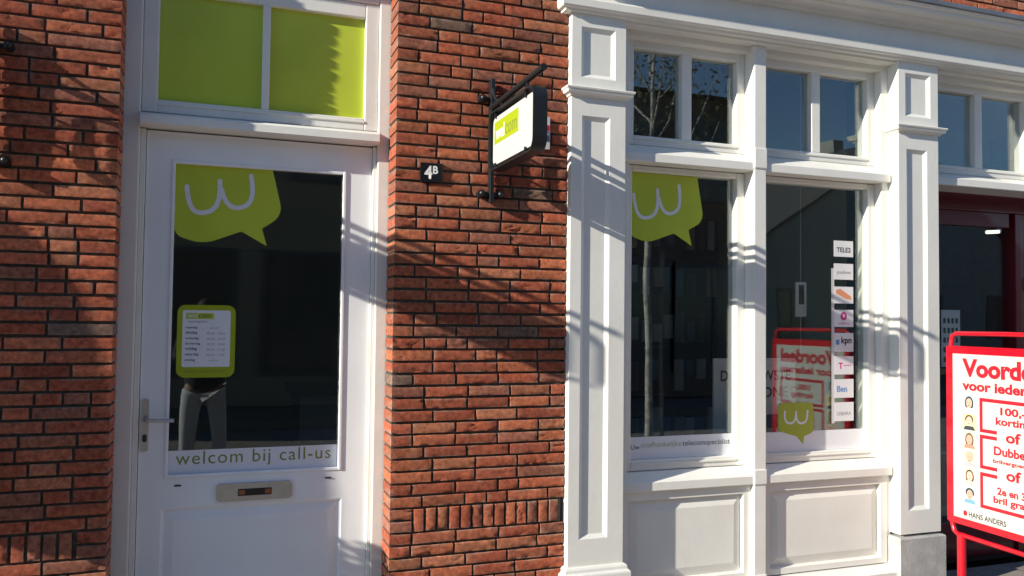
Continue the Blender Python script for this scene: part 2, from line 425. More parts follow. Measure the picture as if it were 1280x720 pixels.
brickwork('brick_wall', -2.62, 6.6, 3.232, 4.1, False, False, 'strip of red brick wall above the white cornice', fine=0, seed=5)

# ------------------------------------------------------------------ entrance door and its surround
FR0, FR1 = 3.775, 3.90
ds = thing('door_surround', 'white timber frame around the shop door with lime green fanlight', 'door frame', (.18, FR0, 0))
m = MB()
m.box(-.40, -.318, FR0, FR1, .02, 3.2, .006); m.box(-.3175, -.296, FR0 + .018, FR1, .02, 2.287, .003)      # left jamb and its rebate
m.box(.688, .757, FR0, FR1, .02, 3.2, .006); m.box(.6705, .6875, FR0 + .018, FR1, .02, 2.287, .003)
m.box(-.3175, .6875, FR0 + .003, FR1, 2.955, 3.2, .006)
part('frame', m, WHITE, ds)
m = MB()
m.loft([[(x, 3.90, 2.292), (x, 3.735, 2.292), (x, 3.725, 2.300), (x, 3.725, 2.332), (x, 3.735, 2.342), (x, 3.79, 2.357), (x, 3.90, 2.357)] for x in (-.3172, .6872)])
part('transom_bar', m, WHITE, ds)
m = MB()
frame4(m, (-.3168, .6868, 2.359, 2.954), (.062, .062, .056, .07), 3.785, 3.86, .005)
m.box(.168, .201, 3.787, 3.85, 2.414, 2.885, .004)
m.box(-.256, .626, 3.781, 3.80, 2.392, 2.402, .002)
fs_ = part('fanlight_sash', m, WHITE, ds)
for a, b in ((-.256, .168), (.201, .626)):
    part('pane', MB().box(a, b, 3.812, 3.820, 2.41, 2.888), GREEN, fs_)
part('threshold', MB().box(-.39, .745, 3.70, 3.95, 0, .045, .006), STONE, ds)

DL = 3.81
dr = thing('entrance_door', 'white shop door with large dark glass pane and green stickers', 'door', (-.3, DL, .05))
m = MB()
gx0, gx1, gz0, gz1 = -.192, .552, .80, 2.165
pr_ = (-.200, .557, .16, .672)
plate(m, -.2935, .6685, .05, 2.285, DL, [(gx0, gx1, gz0, gz1), pr_])
ring(m, (-.2935, .6685, .05, 2.285), DL, (-.2935, .6685, .05, 2.285), DL + .05)
ring(m, (gx0, gx1, gz0, gz1), DL, (gx0, gx1, gz0, gz1), DL + .035)
part('leaf', m, DOORW, dr)
m = MB()                                              # glazing bead
frame4(m, (gx0 + .0005, gx1 - .0005, gz0 + .0005, gz1 - .0005), (.014, .014, .014, .014), DL - .006, DL + .02, .003)
part('glazing_bead', m, DOORW, dr)
gp = part('glass_pane', MB().box(gx0 + .002, gx1 - .002, DL + .021, DL + .028, gz0 + .002, gz1 - .002), DGLASS, dr)
m = MB(); ring(m, pr_, DL, inset(pr_, .012), DL + .012); ring(m, inset(pr_, .012), DL + .012, inset(pr_, .05), DL + .002)
i_ = inset(pr_, .05); plate(m, i_[0], i_[1], i_[2], i_[3], DL + .002)
part('lower_panel', m, DOORW, dr)
fr = wall_frm(DL + .0205)
# bubble sticker
bub = rpoly([(gx0 + .014, 2.151, 0), (.226, 2.151, 0), (.275, 1.95, .10), (.185, 1.886, .006), (.208, 1.808, 0), (.098, 1.870, .012), (-.06, 1.806, .16), (gx0 + .014, 1.842, .05)])
s = part('speech_bubble_sticker', MB().prism(bub, fr, .0008), GREEN, dr, label='lime green speech bubble sticker with a white w in the top corner')
w_logo('lettering', FILMW, s, fr, (-.131, 2.056), (-.055, 1.946), (.003, 2.088), (.092, 1.976), (.134, 2.120), .020, .0013)
# welcome strip
s = part('white_film_strip', MB().prism([(gx0+.0145, gz0+.0145), (gx1-.0145, gz0+.0145), (gx1-.0145, .914), (gx0+.0145, .914)], fr, .0006), FILMW, dr)
text('welcom bij call-us', 'lettering', OLIVE, s, fr, -.148, .835, width=.655, spacing=1.12, depth=.0012)
# opening hours
s = part('opening_hours_sticker', MB().prism(rrect(-.156, .083, 1.226, 1.541, .035), fr, .0008), GREENL, dr, label='green rounded sticker with a white opening hours table')
part('paper', MB().prism(rrect(-.135, .062, 1.272, 1.518, .008), fr, .0012), FILMW, s)
part('logo_label', MB().prism([(-.121, 1.480), (-.007, 1.480), (-.007, 1.506), (-.121, 1.506)], fr, .0016), GREEN, s)
text('wel', 'lettering', FILMW, s, fr, -.115, 1.485, width=.042, depth=.0021); text('com', 'lettering', INK, s, fr, -.070, 1.485, width=.052, depth=.0021)
text('openingstijden', 'lettering', GREY, s, fr, -.112, 1.462, width=.08, depth=.0016)
for k, (d_, h_) in enumerate((('maandag', 'gesloten'), ('dinsdag', '09.30 - 18.00'), ('woensdag', '09.30 - 18.00'), ('donderdag', '09.30 - 18.00'), ('vrijdag', '09.30 - 21.00'), ('zaterdag', '09.30 - 17.00'), ('zondag', 'gesloten'))):
    zz = 1.436 - k * .0235
    text(d_, 'lettering', INK, s, fr, -.122, zz, width=len(d_) * .0068, bold=.01, depth=.0016)
    text(h_, 'lettering', GREY, s, fr, -.034 + (.012 if k in (0, 6) else 0), zz, width=.074 if len(h_) > 9 else .036, depth=.0016)
text('www.welcom.nl', 'lettering', OLIVE, s, fr, -.125, 1.246, width=.165, depth=.0012)
# handle
m = MB(); m.prism(rrect(-.285, -.257, .921, 1.139, .006), wall_frm(DL), .010)
hd = part('door_handle', m, STEEL, dr, smooth=True)
m = MB(); m.tube([(-.270, DL - .008, 1.055), (-.270, DL - .045, 1.055), (-.262, DL - .053, 1.055), (-.20, DL - .055, 1.053), (-.155, DL - .053, 1.052)], .0085, 12)
part('lever', m, STEEL, hd, smooth=True)
m = MB(); m.prism(rrect(-.279, -.262, .96, .992, .008), wall_frm(DL - .0095), .004); part('lock_cylinder', m, DARKZ, hd)
# letter slot
m = MB(); m.prism(rrect(.018, .338, .690, .766, .018), wall_frm(DL), .012)
ls = part('letter_slot', m, STEEL, dr, smooth=True)
m = MB(); m.prism(rrect(.108, .25, .712, .742, .003), wall_frm(DL - .012), .002); part('nameplate', m, BLACKP, ls)
m = MB(); m.prism(rrect(.112, .138, .718, .737, .002), wall_frm(DL - .014), .001); m.prism(rrect(.222, .246, .718, .737, .002), wall_frm(DL - .014), .001); part('fitting', m, mat('copper_clip', (.35, .12, .06), .4, metal=.5), ls)
for x in (-.136, .495):
    part('drain_cap', MB().box(x - .014, x + .014, DL - .005, DL + .004, .765, .772, .002), DARKZ, dr)

# ------------------------------------------------------------------ pilasters
def pilaster(x0, label):
    x1 = x0 + .288; Yf = 3.565
    t = thing('pilaster', label, 'pilaster', (x0 + .144, FY, 0), 'panelled pilasters of the shopfront')
    def shaft(z0, z1, hole, nm):
        m = MB(); plate(m, x0, x1, z0, z1, Yf, [hole]); ring(m, (x0, x1, z0, z1), Yf, (x0, x1, z0, z1), 3.66)
        q = inset(hole, .020); ring(m, hole, Yf, q, Yf + .013); plate(m, *q, Yf + .013)
        bm_ = part(nm, m, WHITE, t)
        return bm_
    shaft(.335, 2.567, (x0 + .056, x0 + .205, .462, 2.474), 'shaft')
    shaft(2.606, 3.0, (x0 + .050, x0 + .232, 2.66, 2.905), 'capital_block')
    def mould(pts, nm, mt):
        loops = [[(x0 - o, 3.66, z), (x0 - o, Yf - o, z), (x1 + o, Yf - o, z), (x1 + o, 3.66, z)] for o, z in pts]
        part(nm, MB().loft(loops), mt, t)
    mould([(.002, 2.564), (.008, 2.565), (.011, 2.571), (.018, 2.576), (.026, 2.578), (.029, 2.584), (.030, 2.592), (.035, 2.595), (.037, 2.602), (.034, 2.606), (.002, 2.608)], 'capital_moulding', WHITE)
    return t, mould
pl1, mo = pilaster(1.572, 'white panelled pilaster beside the brick pier, crossed by shadows')
mo([(.03, 0), (.03, .296), (.028, .303), (.018, .312), (.016, .325), (.010, .334), (.002, .337)], 'plinth', WHITE)
pl2, mo = pilaster(3.566, 'white panelled pilaster on grey stone plinth behind the red sign')
mo([(.018, 0), (.018, .312), (.012, .319), (.002, .320)], 'plinth', STONE)

# ------------------------------------------------------------------ cornice
co = thing('cornice', 'long white moulded cornice running over the shopfront', 'cornice', (1.572, FY, 2.98))
def run(mb, pts, x0, x1, yb=3.70, ret=True):
    """profile [(y,z)] from bottom to top swept along the facade with a mitred return on the left end"""
    loops = []
    for y, z in pts:
        o = 3.565 - y
        loops.append([(x0 - o, yb, z), (x0 - o, y, z), (x1, y, z), (x1, yb, z)])
    mb.loft(loops)
m = MB(); run(m, [(3.562, 2.968), (3.548, 2.970), (3.544, 2.980), (3.530, 2.984), (3.525, 2.990), (3.523, 3.022), (3.527, 3.031), (3.556, 3.035)], 1.55, 6.6)
part('architrave', m, WHITE, co)
m = MB(); run(m, [(3.558, 3.033), (3.558, 3.152), (3.532, 3.154), (3.528, 3.168), (3.520, 3.172), (3.500, 3.176), (3.482, 3.184), (3.474, 3.196), (3.430, 3.199), (3.424, 3.206), (3.422, 3.222), (3.408, 3.226), (3.402, 3.238), (3.56, 3.240)], 1.565, 6.6)
part('moulded_crown', m, WHITE, co)
m = MB(); run(m, [(3.400, 3.241), (3.390, 3.243), (3.388, 3.262), (3.394, 3.266), (3.585, 3.285)], 1.565, 6.6)
part('gutter_lip', m, ZINC, co)

# ------------------------------------------------------------------ shopfront timber frame
FM = 3.64; RY = 3.615
sf = thing('shopfront_frame', 'white timber shopfront frame with mullion, rails and raised bottom panels', 'shopfront', (2.7, FM, 0))
m = MB()
m.box(1.855, 1.922, FM, 3.80, .1, 2.98, .004); m.box(3.515, 3.568, FM, 3.80, .1, 2.98, .004)
m.box(1.923, 3.514, FM + .002, 3.80, 2.925, 2.985, .004)
m.box(1.80, 3.57, 3.575, 3.66, 2.955, 2.974, .004)
part('frame', m, WHITE, sf)
m = MB(); Mx0, Mx1 = 2.640, 2.716
m.box(Mx0, Mx1, 3.608, 3.80, .1, 2.955, .005)
m.box(Mx0 - .003, Mx1 + .003, 3.602, 3.66, 2.30, 2.41, .006); m.box(Mx0 - .003, Mx1 + .003, 3.602, 3.66, .65, .73, .006)
m.box(Mx0 - .003, Mx1 + .003, 3.602, 3.66, .1, .19, .006)
part('mullion', m, WHITE, sf)
def sill(x0, x1, z0, z1, yf, back, nm):
    m = MB(); h = z1 - z0
    m.loft([[(x, back, z0), (x, yf + .004, z0), (x, yf, z0 + .004), (x, yf, z0 + .043), (x, yf + .005, z0 + .048), (x, 3.69, z1), (x, back, z1)] for x in (x0, x1)])
    part(nm, m, WHITE, sf)
for a, b in ((1.845, Mx0 + .001), (Mx1 - .001, 3.552)):
    sill(a, b, 2.287, 2.385, RY - .004, 3.80, 'transom_rail'); sill(a, b, .653, .738, RY - .006, 3.80, 'window_sill')
    m = MB(); m.loft([[(x, 3.80, .085), (x, 3.57, .085), (x, 3.566, .09), (x, 3.566, .135), (x, FM + .02, .172), (x, 3.80, .172)] for x in (a, b)])
    part('bottom_rail', m, WHITE, sf)
def bottom_panel(x0, x1):
    m = MB(); o = (x0, x1, .17, .655); r = (x0 + .045, x1 - .045, .20, .605)
    plate(m, *o, FM - .004, [r]); ring(m, r, FM - .004, inset(r, .006), FM + .022); ring(m, inset(r, .006), FM + .022, inset(r, .054), FM + .006)
    q = inset(r, .054); plate(m, *q, FM + .006)
    part('bottom_panel', m, WHITE, sf)
bottom_panel(1.880, Mx0 + .002); bottom_panel(Mx1 - .002, 3.54)
part('threshold', MB().box(1.84, 3.57, 3.545, 3.80, 0, .084, .004), STONE, sf)

# ------------------------------------------------------------------ windows
GY = 3.725
def window(x0, x1, xb0, xb1, label, lower=True, z1=2.953, sy=3.69):
    """fixed light with a two-pane top light; x0..x1 clear opening, xb bar of the top light"""
    t = thing('shop_window', label, 'window', ((x0+x1)/2, sy, .74 if lower else 2.387))
    m = MB(); frame4(m, (x0, x1, 2.387, z1), (.05, .05, .05, .07), sy, 3.77, .005)
    m.box(xb0, xb1, sy + .002, 3.76, 2.436, z1 - .069, .004)
    m.box(x0 + .05, x1 - .05, sy - .004, sy + .02, 2.416, 2.426, .002)
    sh = part('top_sash', m, WHITE, t)
    for a, b in ((x0 + .049, xb0 + .001), (xb1 - .001, x1 - .049)):
        part('glass_pane', MB().box(a, b, GY, GY + .007, 2.434, z1 - .067), GLASS, sh)
    m = MB()
    if lower:
        frame4(m, (x0, x1, .741, 2.284), (.044, .05, .05, .03), sy, 3.77, .005)
        m.box(x0 + .044, x1 - .05, sy - .005, sy + .02, .768, .778, .002)
        sh = part('lower_sash', m, WHITE, t)
        part('glass_pane', MB().box(x0 + .043, x1 - .049, GY, GY + .007, .789, 2.256), GLASS, sh)
    return t
wl = window(1.9225, 2.6395, 2.254, 2.312, 'left shop window with half speech bubble and telecom strip')
wr = window(2.7165, 3.5145, 3.078, 3.136, 'right shop window with a column of provider cards')
fw = wall_frm(GY - .0006)
xl = 1.967
bub = rpoly([(xl, 2.252, 0), (2.367, 2.252, 0), (2.408, 2.02, .10), (2.315, 1.972, .006), (2.335, 1.888, 0), (2.228, 1.949, .012), (2.07, 1.892, .16), (xl, 1.93, .05)])
s = part('speech_bubble_sticker', MB().prism(bub, fw, .0008), GREEN, wl)
w_logo('lettering', FILMW, s, fw, (1.993, 2.138), (2.075, 2.023), (2.130, 2.170), (2.214, 2.053), (2.256, 2.200), .018, .0013)
s = part('white_film_strip', MB().prism([(xl, .792), (2.589, .792), (2.589, .905), (xl, .905)], fw, .0006), FILMW, wl)
text('Uw', 'lettering', INK, s, fw, 1.984, .842, width=.05, depth=.0012); text('onafhankelijke', 'lettering', LGREEN, s, fw, 2.042, .842, width=.235, height=.036, depth=.0012)
text('telecomspecialist', 'lettering', INK, s, fw, 2.284, .842, width=.288, height=.036, depth=.0012)
part('white_film_strip', MB().prism([(2.762, .792), (3.463, .792), (3.463, .900), (2.762, .900)], fw, .0006), FILMW, wr)
bub = rpoly([(2.880, .905, .03), (3.000, .872, .01), (3.042, .828, 0), (3.050, .872, .006), (3.112, .890, .03), (3.112, 1.055, .03), (2.880, 1.058, .03)])
s = part('speech_bubble_sticker', MB().prism(bub, fw, .0014), GREENL, wr, label='small lime speech bubble sticker with a white w')
w_logo('lettering', FILMW, s, fw, (2.922, 1.010), (2.955, .945), (2.997, 1.005), (3.034, .943), (3.072, 1.008), .012, .0019)
CARD = mat('card_white', (.70, .70, .72), .5)
s = part('clear_strip', MB().prism([(3.238, .935), (3.258, .935), (3.258, 1.80), (3.238, 1.80)], fw, .0004), PACK, wr)
cards = [(1.867, 1.957, 'TELE2', INK), (1.738, 1.828, 'youfone', GREY), (1.604, 1.698, None, ORANGE), (1.472, 1.568, 'vodafone', MAGENTA), (1.333, 1.438, 'kpn', INK), (1.206, 1.308, 'T', MAGENTA), (1.076, 1.180, 'Ben', BLUEI), (.946, 1.051, 'LEBARA', GREY)]
for z0, z1, tx, mt in cards:
    s = part('provider_card', MB().prism([(3.256, z0), (3.390, z0), (3.390, z1), (3.256, z1)], fw, .0010), CARD, wr)
    zc = (z0 + z1) / 2
    if tx == 'vodafone':
        m = MB(); m.prism([(3.322 + .022*math.cos(k*.35), zc + .012 + .024*math.sin(k*.35)) for k in range(18)], fw, .0015); part('emblem', m, MAGENTA, s)
        m = MB(); m.prism(rpoly([(3.317, zc+.004, .004), (3.329, zc+.004, .004), (3.329, zc+.018, .003), (3.317, zc+.026, 0)]), fw, .0019); part('emblem', m, CARD, s)
        text(tx, 'lettering', mt, s, fw, 3.285, zc - .034, width=.075, depth=.0015)
    elif tx == 'kpn':
        m = MB(); m.prism(rrect(3.268, 3.292, zc - .014, zc + .016, .008), fw, .0015); part('emblem', m, BLUEI, s)
        text(tx, 'lettering', mt, s, fw, 3.305, zc - .018, width=.072, bold=.03, depth=.0015)
    elif tx == 'T':
        text('T', 'lettering', mt, s, fw, 3.285, zc - .02, width=.030, bold=.03, depth=.0015)
        m = MB()
        for k in range(4): m.prism([(3.322 + k*.014, zc - .004), (3.329 + k*.014, zc - .004), (3.329 + k*.014, zc + .003), (3.322 + k*.014, zc + .003)], fw, .0015)
        part('emblem', m, MAGENTA, s)
    elif tx is None:
        m = MB(); m.prism([(3.268, zc + .028), (3.30, zc + .034), (3.372, zc - .006), (3.378, zc - .026), (3.34, zc - .022), (3.27, zc + .008)], fw, .0015); part('emblem', m, ORANGE, s)
    else:
        text(tx, 'lettering', mt, s, fw, 3.274, zc - .02, width=.098 if tx != 'Ben' else .07, bold=.02 if tx in ('TELE2', 'Ben') else 0, depth=.0015)

# ------------------------------------------------------------------ neighbouring shop on the right
nb = window(3.895, 4.745, 4.283, 4.341, 'two pane top light over the burgundy entrance right of the pilaster', lower=False)
m = MB(); m.loft([[(x, 3.90, 2.30), (x, RY, 2.30), (x, RY - .004, 2.304), (x, RY - .004, 2.343), (x, RY + .002, 2.348), (x, 3.69, 2.385), (x, 3.80, 2.385), (x, 3.90, 2.385)] for x in (3.845, 6.6)])
part('transom_rail', m, WHITE, nb)
m = MB(); m.box(3.845, 3.894, FM, 3.80, 2.386, 2.98, .004); m.box(4.746, 4.82, 3.61, 3.80, 2.386, 2.98, .004); m.box(3.894, 6.6, FM + .002, 3.80, 2.925, 2.985, .004); m.box(3.845, 6.6, 3.60, 3.66, 2.954, 2.974, .004); part('frame', m, WHITE, nb)
ne = thing('shop_entrance', 'dark burgundy glazed entrance behind the red sign', 'entrance', (4.6, 4.0, 0))
m = MB(); m.box(3.86, 6.6, 3.96, 4.06, 2.225, 2.34, .004); m.box(3.86, 4.90, 3.97, 4.05, 2.13, 2.224, .004); m.box(3.862, 4.12, 3.962, 4.05, .02, 2.13, .004); m.box(4.925, 4.99, 3.95, 4.06, .02, 2.224, .006); m.box(5.0, 5.16, 3.965, 4.05, .02, 2.224, .006); m.box(4.121, 4.924, 3.97, 4.05, .02, .25, .005); m.box(5.16, 6.2, 3.965, 4.05, .02, .25, .005); m.box(6.2, 6.6, 3.965, 4.05, .02, 2.224, .006)
part('frame', m, BURG, ne)
part('glass_pane', MB().box(4.121, 4.924, 4.0, 4.008, .25, 2.13), GLASS, ne)
part('glass_pane', MB().box(5.16, 6.2, 4.0, 4.008, .25, 2.224), GLASS, ne)
m = MB(); m.prism(rrect(5.02, 5.15, 1.72, 1.80, .01), wall_frm(3.965), .02); part('door_plate', m, STEEL, ne)
part('side_cheek', MB().box(3.80, 3.86, 3.66, 4.05, 0, 2.29), BURG, ne)
part('recess_ceiling', MB().box(3.862, 6.6, 3.80, 3.96, 2.29, 2.30), BURG, ne)
# poster behind its glass
t = thing('notice_sheet', 'small white notice sheet with rows of figures behind the burgundy glass', 'notice', (4.45, 4.03, 1.3))
frn = wall_frm(4.03)
part('paper', MB().prism([(4.37, 1.22), (4.53, 1.22), (4.53, 1.585), (4.37, 1.585)], frn, .002), FILMW, t)
m = MB()
for r_ in range(5):
    for c_ in range(4): m.prism(rrect(4.387 + c_*.034, 4.407 + c_*.034, 1.25 + r_*.062, 1.285 + r_*.062, .006, 2), frn, .003)
part('figures', m, INK, t)

# ------------------------------------------------------------------ projecting signs
def proj_sign(xs, za, label):
    """flat sign hung square to the wall: xs its plane, za the height of the arm"""
    t = thing('projecting_sign', label, 'shop sign', (xs, FY, za - .45), 'projecting signs on iron brackets')
    Y = lambda l: FY - l
    m = MB(); m.box(xs - .010, xs + .010, Y(.046), Y(.008), za - .45, za + .12, .003)
    bk = part('wall_bracket', m, IRON, t)
    for dz in (.03, -.41):
        m = MB(); m.tube([(xs - .045, Y(.018), za + dz), (xs + .045, Y(.018), za + dz)], .011, 8)
        for sx in (-.045, .045): m.tube([(xs + sx, Y(-.012), za + dz), (xs + sx, Y(.034), za + dz)], .018, 10); m.ball((xs + sx, Y(.036), za + dz), .014, 10)
        part('wall_clamp', m, IRON, bk, smooth=True)
    m = MB(); m.tube([(xs, Y(.02), za - .012), (xs, Y(.67), za - .002)], .014, 12)
    part('arm', m, IRON, t, smooth=True)
    for dz in (-.150, -.250): part('side_rod', MB().tube([(xs, Y(.03), za + dz), (xs, Y(.075), za + dz)], .006, 8), IRON, t, smooth=True)
    part('brace', MB().tube([(xs, Y(.04), za + .075), (xs, Y(.055), za + .045), (xs, Y(.085), za + .015), (xs, Y(.13), za - .008)], .007, 8), IRON, t, smooth=True)
    fr = lambda a, b, d=0: (xs - .014 - d, FY - a, b)
    # rim: a deep band bent to a rounded rectangle
    zb, zt = za - .320, za - .055; l0, l1 = .070, .635
    o = rrect(l0, l1, zb, zt, .055, 7); i_ = rrect(l0 + .006, l1 - .006, zb + .006, zt - .006, .049, 7)
    m = MB(); n = len(o); x0, x1 = xs - .03, xs + .03
    loops = [[(x0, FY - a, b) for a, b in o], [(x1, FY - a, b) for a, b in o], [(x1, FY - a, b) for a, b in i_], [(x0, FY - a, b) for a, b in i_], [(x0, FY - a, b) for a, b in o]]
    m.loft(loops, cap=False)
    rim = part('rim', m, IRON, t)
    for a in (.17, .49): part('hanger', MB().box(xs - .005, xs + .005, FY - a - .006, FY - a + .006, zt - .003, za - .012, .001), IRON, rim)
    for a in (.14, .52):
        for q in (zb + .004, zt - .032): part('clip', MB().box(xs - .022, xs - .008, FY - a - .006, FY - a + .006, q, q + .028), IRON, rim)
    pn = part('panel', MB().prism(rrect(l0 + .026, l1 - .026, zb + .026, zt - .026, .03, 6), fr, -.012), SIGNW, t)
    lb = part('green_label', MB().prism([(l0 + .045, zb + .118), (l0 + .355, zb + .118), (l0 + .355, zt - .048), (l0 + .045, zt - .048)], fr, .0006), GREENL, pn)
    text('wel', 'lettering', FILMW, pn, fr, l0 + .065, zb + .135, width=.115, height=.06, bold=.02, depth=.0011)
    text('com', 'lettering', OLIVE, pn, fr, l0 + .190, zb + .135, width=.145, height=.045, bold=.01, depth=.0011)
    return t
s2 = proj_sign(1.175, 2.478, 'white and lime projecting sign on black iron bracket above the brick pier')
s1 = proj_sign(-.812, 2.485, 'projecting sign bracket at the left picture edge, casting a bracket shadow')
# unseen panel added left along the wall, outlined to cast its curved shadow
t = thing('added_shadow_panel', 'unseen dark panel added further left along the wall to cast the curved shadow', 'shop sign', (-2.3, FY, 1.2))
prof = [(.07, 1.26), (.40, 1.25), (.452, 1.30), (.462, 1.44), (.460, 1.82), (.448, 2.03), (.424, 2.30), (.394, 2.42), (.361, 2.48), (.26, 2.58), (.07, 2.64)]
m = MB(); m.loft([[(x, FY - a, b) for a, b in prof] for x in (-2.32, -2.28)]); part('panel', m, IRON, t)
for q in (2.42, 1.42): part('bracket', MB().box(-2.31, -2.29, FY - .075, FY - .002, q, q + .06), IRON, t)

# unseen potted shrub added left of the door to shade the pier's foot
t = thing('added_shadow_shrub', 'unseen clipped shrub in a grey pot, added left of the door for its shadow', 'shadow caster', (-1.02, 3.34, 0))
m = MB(); m.loft([[(-1.02 + r_*math.cos(k*math.pi/10), 3.34 + r_*math.sin(k*math.pi/10), z_) for k in range(20)] for r_, z_ in ((.11, .002), (.15, .34), (.165, .35), (.165, .38), (.14, .38), (.13, .33))]); part('pot', m, STONE, t, smooth=True)
m = MB(); m.tube([(-1.02, 3.34, .33), (-1.01, 3.34, .75), (-1.02, 3.34, 1.0)], .014, 8); part('trunk', m, DARKW, t)
random.seed(21); m = MB()
for q in range(2600):
    d_ = Vector((random.gauss(0, 1), random.gauss(0, 1), random.gauss(0, 1))).normalized() * (.20 * random.random() ** .25); c = Vector((-1.02, 3.34, .94)) + d_
    u = Vector((random.gauss(0, 1), random.gauss(0, 1), random.gauss(0, 1))).normalized(); v = u.orthogonal().normalized(); r_ = random.uniform(.010, .018)
    m.quad(c - u*r_, c + v*r_*.6, c + u*r_, c - v*r_*.6)
part('crown', m, mat('box_leaves', (.05, .085, .025), .6, var=.4, vscale=9), t)

# ------------------------------------------------------------------ small things on the brick pier
t = thing('house_number_plate', 'small black plate with white house number on the brick pier', 'house number', (.9, FY, 2.15))
fp = wall_frm(FY - .003)
part('plate', MB().box(.848, .952, FY - .011, FY + .004, 2.107, 2.194, .002), BLACKP, t)
text('4', 'numeral', NUMW, t, wall_frm(FY - .0112), .866, 2.121, width=.036, height=.060, bold=.03); text('B', 'letter', NUMW, t, wall_frm(FY - .0112), .905, 2.145, width=.024, height=.036, bold=.03)
t = thing('wall_sticker_plate', 'narrow white plate with red and blue print behind the projecting sign', 'plate', (1.40, FY, 2.3))
part('plate', MB().box(1.33, 1.472, FY - .014, FY + .004, 2.30, 2.455, .002), SIGNW, t)
fp = wall_frm(FY - .0142)
part('red_print', MB().prism([(1.425, 2.39), (1.468, 2.39), (1.468, 2.415), (1.425, 2.418)], fp, .0005), REDP, t)
part('blue_print', MB().prism([(1.42, 2.335), (1.468, 2.335), (1.468, 2.37), (1.42, 2.365)], fp, .0005), mat('plate_blue', (.12, .2, .3), .5), t)
part('red_print', MB().prism([(1.34, 2.306), (1.44, 2.306), (1.44, 2.325), (1.34, 2.325)], fp, .0005), REDP, t)

# ------------------------------------------------------------------ red pavement sign
ang = R(3.3); P0 = Vector((3.69, 3.371, 0)); dU = Vector((-math.sin(ang), -math.cos(ang), 0)); nF = Vector((-math.cos(ang), math.sin(ang), 0))
def bf(a, b, d=0): p = P0 + dU * a + nF * d; return (p.x, p.y, b)
ab = thing('pavement_sign', 'red framed pavement sign offering discounts, standing before the burgundy entrance', 'pavement sign', tuple(P0 + dU * .35))
W = .70
m = MB(); m.loft([[bf(a, b, -.035) for a, b in rrect(0, W, .452, 1.380, .012)], [bf(a, b, 0) for a, b in rrect(0, W, .452, 1.380, .012)]]); part('panel', m, RED, ab)
m = MB()
hoop = [(.018, .47), (.018, 1.40), (.026, 1.432), (.05, 1.446), (.35, 1.448), (W - .05, 1.446), (W - .026, 1.432), (W - .018, 1.40), (W - .018, .44), (W - .026, .408), (W - .05, .392), (.05, .392), (.026, .408), (.018, .44), (.018, .50)]
m.tube([bf(a, b, -.018) for a, b in hoop], .0125, 10); part('tube_frame', m, RED, ab, smooth=True)
for a in (.075, W - .075):
    m = MB(); m.tube([bf(a, .40, -.018), bf(a, .03, -.018)], .022, 12); part('leg', m, RED, ab, smooth=True)
for a in (.075, W - .075):
    m = MB(); m.tube([bf(a, .02, -.33), bf(a, .02, .29)], .018, 10); part('foot', m, RED, ab, smooth=True)
SK = [(.55, .34, .25), (.62, .42, .32), (.50, .32, .24)]
